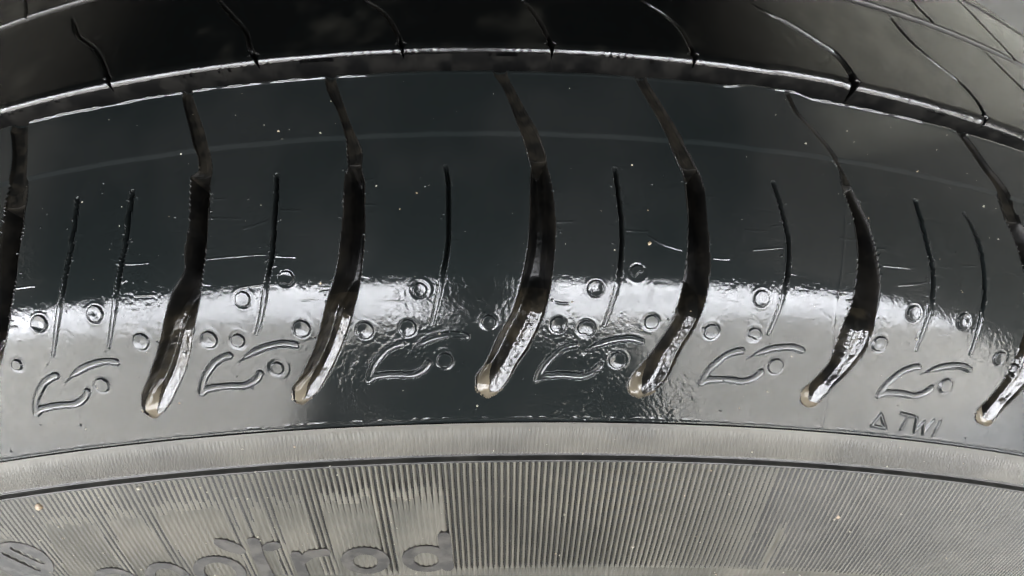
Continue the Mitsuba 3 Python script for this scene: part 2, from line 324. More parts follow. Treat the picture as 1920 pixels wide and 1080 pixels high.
# the lateral grooves of the shoulder
pool_mask = []
for k in range(len(GROOVES)):
    fl, fr, s0, s1 = gc[k]
    s1t = max(a for a in (sorted_curve(GROOVES[k][0])[2], sorted_curve(GROOVES[k][1])[2]))
    rows = np.where((sA > -0.6) & (sA < s1t + 0.2))[0]
    i0, i1 = rows[0], rows[-1] + 1
    sr = sA[i0:i1]
    L, R = groove_bounds(k, sr)
    widen = (0.05 if k != 5 else 0.02) * (1 - sstep(15.5, 19, sr))
    L, R = L - widen, R + widen
    j0, j1 = np.searchsorted(thA, [np.nanmin(L) - 0.6, np.nanmax(R) + 0.6])
    if j1 <= j0:
        continue
    w = (slice(i0, i1), slice(j0, j1))
    mid = (L + R) / 2
    arc = ARC[i0:i1, :1]
    cosl = 1 / np.sqrt(1 + (np.gradient(mid, sr)[:, None] * arc) ** 2)
    rough = 0.05 * vnoise(U[w], S[w], 1.6, 20 + k, 2)
    d = np.minimum(TH[w] - L[:, None], R[:, None] - TH[w]) * arc * cosl + rough
    d = np.where(S[w] > s1t - 0.05, -1, d)
    depth = np.where(S[w] < 17.3, 0.85 if k != 5 else 0.5, 0.85 + 4.0 * sstep(17.2, [17.8, 17.6, 18.2, 17.7, 18.0, 19.0, 18.0][k], S[w]))
    side = np.clip((TH[w] - L[:, None]) / np.maximum(R - L, 0.05)[:, None], 0, 1)      # 0 at the left wall, 1 at the right
    foot = sstep(34.5, 40, S[w])
    depth = depth * (1 - foot) + foot * (2.9 - 1.75 * sstep(0.25, 0.62, side)) * (1 - 0.45 * sstep(46, 51, S[w]))
    e = edge(d, 0.16, 6.0, 9.0)
    floor = depth * (0.6 + 0.4 * sstep(0, 1.7, d)) + 0.10 * vnoise(U[w], S[w], 2.2, 40 + k, 3) * sstep(0.2, 0.6, d)
    floor += (0.21 * vnoise(U[w], S[w], 1.7, 60 + k, 2) + 0.05 * vnoise(U[w], S[w], 3.4, 160 + k)) * sstep(33, 37, S[w]) * (1 - 0.8 * sstep(42, 46, S[w])) * sstep(0.3, 0.8, d)
    g = np.where(d > 0, np.minimum(e, floor), 0)
    # the bar across the groove where it steps down
    H[w] = np.minimum(H[w], -g)
    dq = (d[:-1, :-1] + d[1:, 1:] + d[1:, :-1] + d[:-1, 1:]) / 4
    mq = np.zeros(lab.shape, bool)
    mq[i0:i1 - 1, j0:j1 - 1] = dq > 0.06
    gname = "tyre__" + numbered("shoulder_groove")
    mark(mq & (SQ > lip_q[None]) & (SQ >= 17.6) & (SQ < 36.5), gname)
    mark(mq & (SQ > lip_q[None]) & (SQ < 17.6), gname + "__shallow_end")
    mark(mq & (SQ >= 36.5), gname + "__wet_foot")
    # standing water at the groove's lower end
    top = 51.9 if k not in (0,) else 47
    u = np.clip(d / (np.nanmax(d) + 1e-6), 0, 1)
    tip = np.clip(s1t - S[w], 0, None)
    level = -0.16 - 0.155 * tip ** 1.62
    level = level - 0.30 * np.clip(d, 0, 1.6) ** 0.7 + 0.16 * vnoise(U[w], S[w], 0.7, 80 + k, 2)
    level = level + 0.34 * np.exp(-((d - 0.45 - 0.1 * tip * rng.random()) / 0.3) ** 2) * sstep(1.0, 3.5, tip) + 0.22 * vnoise(U[w], S[w], 1.3, 95 + k) + 0.22 * np.exp(-np.clip(d, 0, 9) / 0.16)
    pool_mask.append((k, i0, i1, j0, j1, level, d))

# narrow sipes
for k, p in enumerate(SIPES):
    p = np.array(p)
    f = PchipInterpolator(p[:, 1], p[:, 0])
    s0, s1 = p[0, 1], p[-1, 1]
    w = window(p[:, 0].min() - 0.4, p[:, 0].max() + 0.4, s0 - 1, s1 + 1)
    c = f(np.clip(S[w][:, :1], s0, s1))
    along = np.clip(np.maximum(s0 - S[w], S[w] - s1), 0, None)
    hw = 0.45 * (1 - 0.25 * sstep(35, 41, S[w])) + 0.06 * vnoise(U[w], S[w], 1.2, 120 + k, 2)
    d = hw - np.hypot((TH[w] - c) * ARC[w] * 0.97, along)
    depth = 1.7 * (1 - 0.86 * sstep(32.5, 36, S[w] + 2 * rng.random())) * sstep(s0 - 0.6, s0 + 0.2, S[w])
    g = np.where(d > 0, np.minimum(edge(d, 0.10, 7.0, 9.0), depth * (0.55 + 0.45 * sstep(0.05, 0.35, d))), 0)
    H[w] = np.minimum(H[w], -g)
    rim = np.exp(-((d + 0.10) / 0.09) ** 2) * 0.05 * np.clip(vnoise(U[w], S[w], 1.5, 140 + k, 2) * 5, 0, 1)
    H[w] += rim
    dq = (d[:-1, :-1] + d[1:, 1:]) / 2
    mq = np.zeros(lab.shape, bool)
    mq[w[0].start:w[0].stop - 1, w[1].start:w[1].stop - 1] = dq > 0.04
    cs = float(np.mean(p[:, 0]))
    b = int(np.sum([np.interp(28, sq, m) < cs for m in mids]))
    mark(mq, numbered(BLOCKS[b] + "__sipe"))


def block_of(th, s):
    return int(np.sum([np.interp(s, sq, m) < th for m in mids]))


# round dimples
for k, (t, s) in enumerate(DIMPLES):
    rr = 1.32 * (0.94 + 0.14 * rng.random())
    w = window(t - 0.5, t + 0.5, s - 2.2, s + 2.2)
    q = np.hypot((TH[w] - t) * ARC[w], S[w] - s) / rr
    amp = 0.07 + 0.15 * rng.random()
    bowl = -amp * np.clip(1 - q ** 2.2, 0, 1)
    flat = 0.018 * np.exp(-((q - 1.14) / 0.14) ** 2)
    drop = (0.55 * amp * np.exp(-(np.hypot((TH[w] - t) * ARC[w] - 0.4 * (rng.random() - .5), S[w] - s - 0.45 * rng.random()) / 0.75) ** 2)) if rng.random() < 0.35 else 0
    H[w] += (bowl + flat + drop) * (H[w] > -0.3)
    qq = (q[:-1, :-1] + q[1:, 1:]) / 2
    mq = np.zeros(lab.shape, bool)
    mq[w[0].start:w[0].stop - 1, w[1].start:w[1].stop - 1] = qq < 1.03
    mark(mq, numbered(BLOCKS[block_of(t, s)] + "__dimple"))

# the moulded mark, three channels, once on every block
c0, c1 = -2.572, 0.042
for k, (a, b) in enumerate(MARK_AT):
    sc = (b - a) / (c1 - c0)
    w = window(a - 0.6, b + 0.6, 41.5, 51)
    u, v = np.radians(TH[w]) * prof(46.0)[0], S[w]
    total, near = np.zeros_like(u), np.full(u.shape, 9.0)
    for i, line in enumerate(MARK):
        p = np.array(line)
        p[:, 0] = np.radians(a + (p[:, 0] - c0) * sc) * prof(46.0)[0]
        p[:, 1] += [0.25, 0.2, 0.0, 0.45, 0.4, 0.25][k]
        d, t = seg_distance(u, v, smooth_line(p))
        hw = 0.56 * (sstep(0.03, 0.42, t) if i == 2 else 1.0)
        x = np.clip(d / np.maximum(hw, 0.05), 0, 1)
        total = np.minimum(total, -0.20 * (1 - x * x) ** 1.0 * np.where(i == 2, sstep(-0.1, 0.3, t), 1))
        near = np.minimum(near, d / np.maximum(hw, 0.05))
    H[w] = np.where(H[w] > -0.35, H[w] + total + 0.008 * np.exp(-((near - 1.2) / 0.25) ** 2), H[w])
    nq = (near[:-1, :-1] + near[1:, 1:]) / 2
    mq = np.zeros(lab.shape, bool)
    mq[w[0].start:w[0].stop - 1, w[1].start:w[1].stop - 1] = nq < 1.0
    mark(mq, numbered(BLOCKS[block_of((a + b) / 2, 44)] + "__moulded_mark"))

# wear-indicator lettering, raised: a triangle, then T W I
LET = {
    "triangle": [[(12.50, 54.1), (12.66, 52.1), (13.0, 54.3), (12.50, 54.1)]],
    "letter_t": [[(13.36, 51.6), (13.86, 51.9)], [(13.62, 51.8), (13.58, 54.2)]],
    "letter_w": [[(13.98, 52.1), (14.08, 54.4), (14.28, 52.5), (14.42, 54.5), (14.60, 52.1)]],
    "letter_i": [[(14.86, 52.2), (14.82, 54.6)]],
}
for nm, lines in LET.items():
    ts = [p[0] for l in lines for p in l]
    w = window(min(ts) - 0.3, max(ts) + 0.3, 50.6, 55.4)
    sc = np.radians(1.0) * prof(53.0)[0]
    best = np.full(TH[w].shape, 9.0)
    for l in lines:
        best = np.minimum(best, seg_distance(TH[w] * sc, S[w], [(a * sc, b) for a, b in l])[0])
    H[w] += 0.20 * (1 - sstep(0.02, 0.40, best + 0.12 * vnoise(U[w], S[w], 1.2, 190, 2)))
    bq = (best[:-1, :-1] + best[1:, 1:]) / 2
    mq = np.zeros(lab.shape, bool)
    mq[w[0].start:w[0].stop - 1, w[1].start:w[1].stop - 1] = bq < 0.3
    mark(mq, f"{BLOCKS[block_of(13.5, 50)]}__raised_{nm}")

# moulding flash: fine proud threads across the blocks, and the mould seam
for k, line in enumerate(FLASH):
    p = np.array(line)
    if len(p) == 2:
        p = np.vstack([p[:1], p.mean(0, keepdims=True) + [0, 0.14 * (rng.random() - 0.5)], p[1:]])
    w = window(p[:, 0].min() - 0.2, p[:, 0].max() + 0.2, p[:, 1].min() - 0.6, p[:, 1].max() + 0.6)
    sc = np.radians(1.0) * prof(float(p[:, 1].mean()))[0]
    d, t = seg_distance(TH[w] * sc, S[w] + 0.10 * vnoise(U[w], S[w], 2.0, 200 + k, 2), [(a * sc, b) for a, b in smooth_line(p, 10)])
    H[w] += (0.05 + 0.05 * rng.random()) * np.exp(-(d / 0.12) ** 2) * (H[w] > -0.1)
for k in range(230):                                   # short ones off the rims of grooves and sipes
    if k % 2:
        g = int(rng.integers(len(GROOVES)))
        s = 19 + 17 * rng.random()
        t0 = float(groove_bounds(g, s)[rng.integers(2)])
    else:
        p = np.array(SIPES[int(rng.integers(len(SIPES)))])
        s = 19 + 16 * rng.random()
        t0 = float(np.interp(s, p[:, 1], p[:, 0]))
    if not -16.4 < t0 < 19.8:
        continue
    ln = (0.03 + 0.28 * rng.random() ** 2) * (1 if rng.random() < 0.7 else -1)
    w = window(min(t0, t0 + ln) - 0.1, max(t0, t0 + ln) + 0.1, s - 0.5, s + 0.5)
    if H[w].size == 0:
        continue
    d, t = seg_distance(TH[w] * 5.3, S[w], [(t0 * 5.3, s), ((t0 + ln) * 5.3, s + 0.7 * (rng.random() - 0.5))])
    H[w] += (0.015 + 0.07 * rng.random() ** 2) * np.exp(-(d / 0.10) ** 2) * (H[w] > -0.1)
for k in range(150):                                   # faint scuffs along the tread
    t0, s = -16 + 35 * rng.random(), 14 + 26 * rng.random() ** 0.8
    ln = 0.12 + 0.9 * rng.random() ** 2
    w = window(t0 - 0.1, t0 + ln + 0.1, s - 1.0, s + 1.0)
    d, t = seg_distance(TH[w] * 5.3, S[w] + 0.12 * vnoise(U[w], S[w], 0.8, 300 + k), [(t0 * 5.3, s), ((t0 + ln) * 5.3, s + 0.9 * ln * (rng.random() - 0.5))])
    H[w] += (0.006 + 0.03 * rng.random() ** 2) * rng.choice([-1, 1]) * np.exp(-(d / 0.10) ** 2) * (H[w] > -0.1) * np.sin(np.pi * np.clip(t, 0, 1)) ** 0.5
ps = np.array(SEAM)
w = window(9.6, 11.4, 18, 56)
d, t = seg_distance(TH[w] * 5.2, S[w], [(a * 5.2, b) for a, b in smooth_line(ps, 30)])
H[w] += 0.045 * np.exp(-(d / 0.12) ** 2) * (H[w] > -0.3) * (0.3 + 1.4 * np.clip(vnoise(U[w], S[w], 0.6, 210) + 0.5, 0, 1))

# the worn step along the shoulder, the uneven skin of water and wear, the lower rim
up = H > -0.05
H -= np.where(up, 0.34 * sstep(12.1, 12.95, S + 0.35 * vnoise(U, S, 0.25, 220)), 0)
burr = np.interp(thA, [-16, -13.2, -12.8, -6.2, -5.6, -5.2, -2.6, -2.3, 0, 5, 7.4, 7.7, 8.1, 8.3, 9.0, 9.3, 9.6, 9.9, 14.2, 14.6, 15.4, 15.6, 16.1, 16.3], [0.1, 0.2, 1, 1, 0.5, 1, 0.9, 0.25, 0.2, 0.25, 0.2, 0.9, 0.9, 0.1, 0.2, 1, 0.9, 1, 0.8, 0.1, 0.1, 1, 0.9, 0.1]) * (0.75 + 0.9 * wave(thA, 5, 230))
H += (0.42 * np.exp(-((S - s_lip[None] - 0.3) / 0.2) ** 2)) * burr[None] * (H > -0.5)
patch = np.clip(0.32 + 2.6 * vnoise(U, S, 0.16, 221, 2), 0.36, 1.2)
wrinkle = np.clip(np.maximum.reduce([1.25 * sstep(1.8, 3.2, TH) * (1 - sstep(6.0, 7.4, TH)) * sstep(40, 43, S), 0.9 * sstep(-3.9, -3.2, TH) * (1 - sstep(-2.2, -0.8, TH)) * sstep(43, 46, S), 0.7 * sstep(7.5, 8.5, TH) * (1 - sstep(10.4, 10.7, TH)) * (1 - sstep(43, 47, S))]), 0, 1.3)
wrinkle = 0.85 * wrinkle * np.clip(0.55 + 2.2 * vnoise(U, S, 0.2, 228, 2), 0, 1.4)
amp_ = np.maximum(patch * (1 - 0.75 * sstep(43, 49, S)), wrinkle)
skin = vnoise(U, S, 0.6, 222, 2) * 0.030 + vnoise(U, S, 2.2, 223, 1) * 0.044 + vnoise(U, S, 3.6, 230, 1) * 0.042
H += np.where(H > -0.6, skin * amp_ * sstep(-0.5, 3, S) * (0.35 + 0.65 * sstep(20, 28, S)), 0)
H += np.where(H > -0.3, 0.05 * np.clip(vnoise(U, S, 0.9, 229, 2) - 0.12, 0, 1) * sstep(20, 26, S), 0)
H += 0.05 * vnoise(U, S, 0.12, 224, 2)
rim = 55.40 + 0.16 * wave(thA, 5, 225)[None] + 0.10 * wave(thA, 17, 226)[None]
H -= 0.30 * sstep(0, 0.22, S - rim)
H += 0.07 * np.exp(-((S - rim + 0.25) / 0.16) ** 2) * np.clip(0.3 + 2 * wave(thA, 7, 227), 0, 1)[None]

P = place(TH, S, H)
N = grid_normals(P)
q = quads(*TH.shape)
Pv, Nv = P.reshape(-1, 3), N.reshape(-1, 3)
mcq = main_cut[:-1, :-1]
lab_names = PARTS
rib_cells = lab == 0
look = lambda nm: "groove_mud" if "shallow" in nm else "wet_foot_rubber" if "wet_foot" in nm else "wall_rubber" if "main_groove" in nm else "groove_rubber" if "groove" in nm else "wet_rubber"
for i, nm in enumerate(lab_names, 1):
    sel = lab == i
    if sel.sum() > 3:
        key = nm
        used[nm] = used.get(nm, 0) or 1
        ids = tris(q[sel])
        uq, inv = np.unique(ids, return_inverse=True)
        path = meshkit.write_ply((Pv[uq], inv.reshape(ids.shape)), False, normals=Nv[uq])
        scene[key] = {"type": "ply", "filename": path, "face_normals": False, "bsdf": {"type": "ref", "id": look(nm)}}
rib_edge_faces = (Pv, Nv, q, rib_cells)

# pooled water
POOL_LABEL = ["muddy water pooled in the groove at the left edge", "pale muddy water in the foot of the first full groove from the left",
              "muddy water with a white glint in the second full groove from the left",
              "tan pool of muddy water in the foot of the middle groove", "tan pool of muddy water in the groove right of the middle",
              "whitish muddy water at the foot of the groove crossed by the mould seam", "brown and white water pool in the groove beside the small raised letters"]
for (k, i0, i1, j0, j1, level, d) in pool_mask:
    h = H[i0:i1, j0:j1]
    wet = (d > -0.12) & (level > h - 0.12) & (S[i0:i1, j0:j1] > 36)
    wq = wet[:-1, :-1] & wet[1:, 1:] & wet[1:, :-1] & wet[:-1, 1:]
    if wq.sum() < 30:
        continue
    Pp = place(TH[i0:i1, j0:j1], S[i0:i1, j0:j1], level)
    Np = grid_normals(Pp)
    qq = quads(*h.shape)[wq]
    tipd = sorted_curve(GROOVES[k][1])[2] - S[i0:i1, j0:j1]
    silt = sstep(4.6, 0.8, tipd + 2.6 * vnoise(U[i0:i1, j0:j1], S[i0:i1, j0:j1], 0.45, 97 + k, 2) + 0.5 * (rng.random() - 0.5))[..., None]
    col = np.concatenate([silt, np.full_like(silt, 0.85 + 0.4 * rng.random())], -1)      # how much silt lies in it, and how pale that is
    fq = tris(qq)
    ids, inv = np.unique(fq, return_inverse=True)
    key = numbered("water_pool")
    scene[key] = {"type": "ply", "filename": meshkit.write_ply((Pp.reshape(-1, 3)[ids], inv.reshape(fq.shape)), False, uv=col.reshape(-1, 2)[ids], normals=Np.reshape(-1, 3)[ids]),
                  "face_normals": False, "bsdf": {"type": "ref", "id": "muddy_water"}}
    say(key, POOL_LABEL[k], "water", "water pools in the shoulder grooves")

# ---------------------------------------------------------------- grid B: the ribs beyond the main groove
thB = np.linspace(-21, 30, 1180)
sB = np.unique(np.round(np.concatenate([np.arange(-64, -36, 0.4), np.arange(-36, -30, 0.12), np.arange(-30, -9.0, 0.24), [-9.0]]), 3))
TH2, S2 = np.meshgrid(thB, sB)
U2 = np.radians(TH2) * 313.0
H2 = np.zeros_like(TH2)
q2n = (len(sB) - 1, len(thB) - 1)
TQ2, SQ2 = np.meshgrid((thB[:-1] + thB[1:]) / 2, (sB[:-1] + sB[1:]) / 2)
lab2 = np.zeros(q2n, int)
names2 = []
for lo, hi, in ((-34.1, -31.2), (-58.6, -55.6)):
    a = S2 - lo - 0.15 * wave(thB, 2, 301)[None]
    b = hi - S2 + 0.15 * wave(thB, 2, 302)[None]
    H2 = np.minimum(H2, np.where((a > 0) & (b > 0), np.maximum(-edge(a, 0.6, 6, 6.5), -edge(b, 0.3, 8, 6.5)), 0))
cen_in = [(f, s0, s1) for (f, s0, s1) in CUTF if s1 > -20 and s0 > -36]
cen_out = [(f, s0, s1) for (f, s0, s1) in CUTF if s1 < -20]
for ci, (f, s0, s1) in enumerate(CUTF):
    sc = np.clip(sB, s0, s1)
    c = f(sc)[:, None]
    hw = (0.5 if ci != 6 else 0.85) * (1 - (0.6 if ci not in (7,) else 0) * sstep(s0 + 7, s0, sB))[:, None]
    dc = np.gradient(f(sc), sB)[:, None] * 5.45
    d = hw - abs(TH2 - c) * 5.45 / np.sqrt(1 + dc ** 2)
    inside = ((sB > s0 - 0.3) & (sB < s1 + 0.8))[:, None] & (S2 > (-31.4 if s0 > -36 else -70)) & (S2 < (0 if s0 > -36 else -33))
    H2 = np.minimum(H2, np.where(inside, -edge(d, 0.28, 5, 4.0) * (0.35 + 0.65 * sstep(s0, s0 + 6, S2)), 0))
H2 += np.where(H2 > -0.3, 0.045 * vnoise(U2, S2, 0.35, 310, 3) + 0.02 * vnoise(U2, S2, 1.1, 311, 2), 0)
# both grids share the height of the row where they meet
H2[-1] = np.interp(thB, thA, H[0])
P2 = place(TH2, S2, H2)
N2 = grid_normals(P2)


def cut_at(f, s0, s1, s):
    return f(np.clip(s, s0, s1))


def label_ribs(sel, cuts, base):
    order = sorted(cuts, key=lambda c: float(c[0](np.clip(-15.0, c[1], c[2]))))
    idx = np.zeros(sel.shape, int)
    srow = (sB[:-1] + sB[1:]) / 2
    for c in order:
        idx += TQ2 > cut_at(*c, srow)[:, None]
    for i in range(len(order) + 1):
        names2.append("tyre__" + numbered(base))
        lab2[sel & (idx == i)] = len(names2)
    return order, names2[-len(order) - 1:]


order_c, names_c = label_ribs(SQ2 > -31.2, cen_in, "centre_block")
_, names_o = label_ribs((SQ2 < -34.1) & (SQ2 > -55.6), cen_out, "inner_block")
names2.append("tyre__inner_groove")
lab2[((SQ2 <= -31.2) & (SQ2 >= -34.1)) | (SQ2 <= -55.6)] = len(names2)
hq2 = (H2[:-1, :-1] + H2[1:, 1:]) / 2
cutcells = (hq2 < -0.25) & (lab2 != len(names2))
order_o = sorted(cen_out, key=lambda c: float(c[0](np.clip(-15.0, c[1], c[2]))))
srow2 = (sB[:-1] + sB[1:]) / 2
for names, order in ((names_c, order_c), (names_o, order_o)):
    for i, nm in enumerate(names):
        cells = (lab2 == names2.index(nm) + 1) & cutcells
        dl = TQ2 - cut_at(*order[i - 1], srow2)[:, None] if i > 0 else np.full(TQ2.shape, 99.0)
        dr_ = cut_at(*order[i], srow2)[:, None] - TQ2 if i < len(order) else np.full(TQ2.shape, 99.0)
        for side, sel in (("", cells & (dl <= dr_)), ("_001", cells & (dl > dr_))):
            if sel.sum() > 10:
                names2.append(nm + "__slot" + side)
                lab2[sel] = len(names2)
# the edge of the centre rib belongs to grid A: hand its quads to the centre blocks
idxA = np.zeros(lab.shape, int)
for c in order_c:
    idxA += TQ > cut_at(*c, sq)[:, None]
q2 = quads(*TH2.shape)
nB = TH2.size
for i, nm in enumerate(names2, 1):
    sel = lab2 == i
    f = tris(q2[sel])
    if nm in names_c:
        selA = rib_cells & (idxA == names_c.index(nm))
        f = np.vstack([f, tris(q[selA]) + nB])
    if len(f) < 6:
        continue
    if nm in names_c:
        allv, alln = np.vstack([P2.reshape(-1, 3), Pv]), np.vstack([N2.reshape(-1, 3), Nv])
    else:
        allv, alln = P2.reshape(-1, 3), N2.reshape(-1, 3)
    uq, inv = np.unique(f, return_inverse=True)
    path = meshkit.write_ply((allv[uq], inv.reshape(f.shape)), False, normals=alln[uq])
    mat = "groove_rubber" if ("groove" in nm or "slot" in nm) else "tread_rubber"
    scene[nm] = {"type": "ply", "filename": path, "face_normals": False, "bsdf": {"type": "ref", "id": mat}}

# ---------------------------------------------------------------- grid C: ribbed band, bead line and ribbed sidewall
thC = -19.5 + np.arange(2112) * 0.192 / 9
sC = np.unique(np.round(np.concatenate([np.arange(55.98, 61.0, 0.33), np.arange(61.0, 63.4, 0.1), np.arange(63.4, 94.01, 0.45)]), 3))
TH3, S3 = np.meshgrid(thC, sC)
U3 = np.radians(TH3) * 268.0
PB, PS = 0.128, 0.192                                  # pitch of the fine and of the coarse ribs, degrees
H3 = np.full_like(TH3, -0.30)


def ridges(th, pitch, top, soft):
    f = np.mod(th / pitch, 1.0)
    a = np.minimum(f, 1 - f) * 2                       # 0 at the middle of a gap, 1 on a rib's crest
    return sstep(1 - top - soft, 1 - top + soft, a), f


jit = 0.02 * wave(thC, 3.0, 400)[None] + 0.012 * vnoise(U3, S3, 0.25, 401)
fine, _ = ridges(TH3, PB, 0.55, 0.30)
band = (S3 < 61.1)
amp = 0.16 * sstep(56.3, 58.6, S3) * (0.5 + 0.9 * np.clip(vnoise(U3, S3, 0.08, 402, 2) + 0.5, 0, 1))
H3 = np.where(band, -0.30 + fine * amp, H3)
shear = 0.012 * (S3 - 63) * np.sin(np.radians(TH3 * 7)) * 0.6
THs = TH3
coarse, ph = ridges(THs, PS, 0.50, 0.16)
LONG = [(-15.3, 1.3), (-12.3, 0.32), (-10.5, 0.36), (-7.85, 0.2), (-7.25, 0.14), (-6.48, 0.26), (-5.0, 0.42), (-2.78, 0.40), (-0.66, 0.16)]
keep = np.zeros_like(TH3)
lean = TH3 + 0.0
for c, wd in LONG:
    cc = c + np.interp(c, [-15.5, -12.3, -10.5, -7, 0], [-0.045, -0.022, 0.013, -0.012, 0.0]) * (S3 - 72)
    keep = np.maximum(keep, 1 - sstep(wd * 0.5, wd * 0.5 + 0.12, abs(TH3 - cc)))
keep = np.where(TH3 > -0.62, 1 - sstep(84.5, 86.0, S3 + 0.5 * wave(thC, 3, 410)[None]), keep * (1 - sstep(84.0, 86.5, S3)))
fadeline = 70.2 + 1.3 * wave(thC, 0.8, 411)[None] + 2.6 * wave(thC, 9, 412)[None] * (TH3 < -0.6)
fill = sstep(fadeline - 5.5, fadeline + 2.4, S3) * (1 - keep)
scuff = np.exp(-((TH3 - 10.95 - 0.012 * (S3 - 76)) / 0.13) ** 2) * sstep(73.5, 77, S3)
fill = np.maximum(fill, 0.95 * scuff)
topw = 0.50 - 0.10 * sstep(6, 15, TH3) + 0.52 * fill
gapm = np.minimum(ph, 1 - ph) * 2
coarse = sstep(1 - topw - 0.16, 1 - topw + 0.16, gapm)
soft = 0.5 + 0.5 * np.cos(2 * np.pi * (ph - 0.5))
gap = -(0.50 - 0.41 * sstep(3, 14, abs(TH3 - 1.5))) * (1 - coarse) * (1 - 0.5 * fill) - 0.13 * fill * (1 - soft) - 0.05 * fill
thin = np.exp(-((np.minimum(ph, 1 - ph)) / 0.075) ** 2) * (1 - fill)
gap = gap + 0.15 * (1 - sstep(5, 10, TH3)) * thin * (0.4 + 1.2 * np.clip(vnoise(U3, S3, 0.06, 415) + 0.5, 0, 1))
H3 = np.where(S3 > 62.55, -0.12 + gap * sstep(62.6, 62.9, S3), H3)
bead = (S3 >= 61.1) & (S3 <= 62.55)
lineh = -0.22 - 0.75 * sstep(61.35, 61.55, S3) * (1 - sstep(62.05, 62.3, S3)) + 0.10 * np.exp(-((S3 - 61.25) / 0.12) ** 2) + 0.12 * np.exp(-((S3 - 62.45) / 0.12) ** 2)
H3 = np.where(bead, lineh + 0.05 * wave(thC, 6, 420)[None] * sstep(62.0, 62.4, S3), H3)
H3 += 0.05 * vnoise(U3, S3, 0.10, 430, 2) + 0.012 * vnoise(U3, S3, 1.0, 431)
P3 = place(TH3 + shear + jit * sstep(63, 66, S3), S3, H3)
N3 = grid_normals(P3)
q3 = quads(*TH3.shape)
avg = lambda a: (a[:-1, :-1] + a[1:, 1:] + a[:-1, 1:] + a[1:, :-1]) / 4
SQ3, CQ, FQ = avg(S3), avg(coarse), avg(fill)
C_PARTS = [("ribbed_band", SQ3 < 61.1, "band_rubber", None), ("bead_line", (SQ3 >= 61.1) & (SQ3 < 62.6), "sidewall_rubber", None)]
low = SQ3 >= 62.6
mud = low & (FQ > 0.6)
C_PARTS += [("sidewall__mud_film", mud, "mud_film", None), ("sidewall__ribs", low & ~mud & (CQ > 0.5), "dusty_rubber", "stuff"), ("sidewall", low & ~mud & (CQ <= 0.5), "sidewall_rubber", None)]
for nm, sel, mat, kind in C_PARTS:
    key = put_arrays("tyre__" + nm, P3.reshape(-1, 3), tris(q3[sel]), N3.reshape(-1, 3), mat)
    if kind:
        labels[key] = {"kind": kind}

# ---------------------------------------------------------------- raised lettering on the sidewall
RL = prof(80.0)[0]
mm = lambda t: math.radians(t) * RL


def wrap(poly, h0, h1, lean_=0.0):
    m = trimesh.creation.extrude_polygon(poly, 1.0, engine="earcut")
    m = m.subdivide_to_size(0.6, max_iter=8)
    v = m.vertices
    t = np.degrees(v[:, 0] / RL)
    return trimesh.Trimesh(place(t, v[:, 1], h0 + (h1 - h0) * v[:, 2]), m.faces[:, ::-1], process=False)


def oval(t, s, a, b, rot=0):
    return affinity.translate(affinity.rotate(affinity.scale(Point(0, 0).buffer(1, 24), a, b), rot), mm(t), s)


def bar(pts, w):
    return LineString([(mm(a), b) for a, b in pts]).buffer(w, cap_style="round")


ring = lambda t, s, a, b, w: oval(t, s, a, b).difference(oval(t, s + 0.2, a - w, b - w * 0.75))
glyphs = {
    "emblem": oval(-16.35, 75.3, 5.3, 4.6).difference(unary_union([bar([(-16.75, 73.0), (-16.0, 77.5)], 0.45), bar([(-16.25, 72.2), (-15.6, 76.0)], 0.45)])),
    "letter_c": ring(-13.35, 83.2, 4.3, 4.0, 1.6).difference(oval(-12.4, 83.6, 1.6, 1.2)),
    "letter_a": ring(-11.25, 83.3, 4.0, 4.1, 1.6),
    "letter_o": ring(-9.2, 82.7, 4.4, 3.9, 1.7),
    "slanted_oval": oval(-8.33, 76.9, 2.55, 1.25, 38),
    "letter_stem": bar([(-7.42, 76.3), (-7.5, 79.5), (-7.5, 86.0)], 1.0),
    "small_oval": oval(-6.88, 77.6, 1.6, 0.95, -16),
    "letter_r": unary_union([bar([(-6.15, 80.0), (-6.2, 86.5)], 0.9), bar([(-6.1, 81.4), (-5.6, 79.9), (-5.1, 79.7)], 0.85)]),
    "letter_e": ring(-3.78, 82.2, 3.9, 3.2, 1.9),
    "letter_d": unary_union([ring(-1.62, 82.4, 3.9, 3.15, 1.9), bar([(-0.9, 77.3), (-0.88, 84.5)], 0.05).buffer(0.95, join_style="mitre")]),
}
for nm, poly in glyphs.items():
    poly = poly.buffer(-0.1).buffer(0.1)
    geoms = getattr(poly, "geoms", [poly])
    put("tyre__sidewall__" + nm, trimesh.util.concatenate([wrap(g, -0.4, 0.02) for g in geoms]), "letter_rubber", 35)

# ---------------------------------------------------------------- the rest of the tyre's ring
def outline():
    """Closed section of the tyre as (r, y) in mm: the near side from bead to crown, mirrored, then the inner face."""
    s = np.concatenate([np.arange(150, 56, -4.0), [56.0, 40, 28, 14, 6, 0.0, -0.3, -5.5, -6.6, -12, -20, -31.0, -31.5, -33.7, -34.2, -45, -56.3]])
    r, y, a = prof(s)
    sunk = np.isin(s, [-0.3, -5.5, -31.5, -33.7])
    r = r - np.where(sunk, 7, 0)
    return r, y, s


ro, yo, so = outline()
near_in = np.array([[222, -96], [250, -104], [280, -92], [297, -60], [303, 0]])
loop = np.vstack([np.c_[ro, yo], np.c_[ro, -yo][::-1], np.c_[near_in[:, 0], -near_in[:, 1]], np.c_[near_in[:, 0], near_in[:, 1]][::-1]])


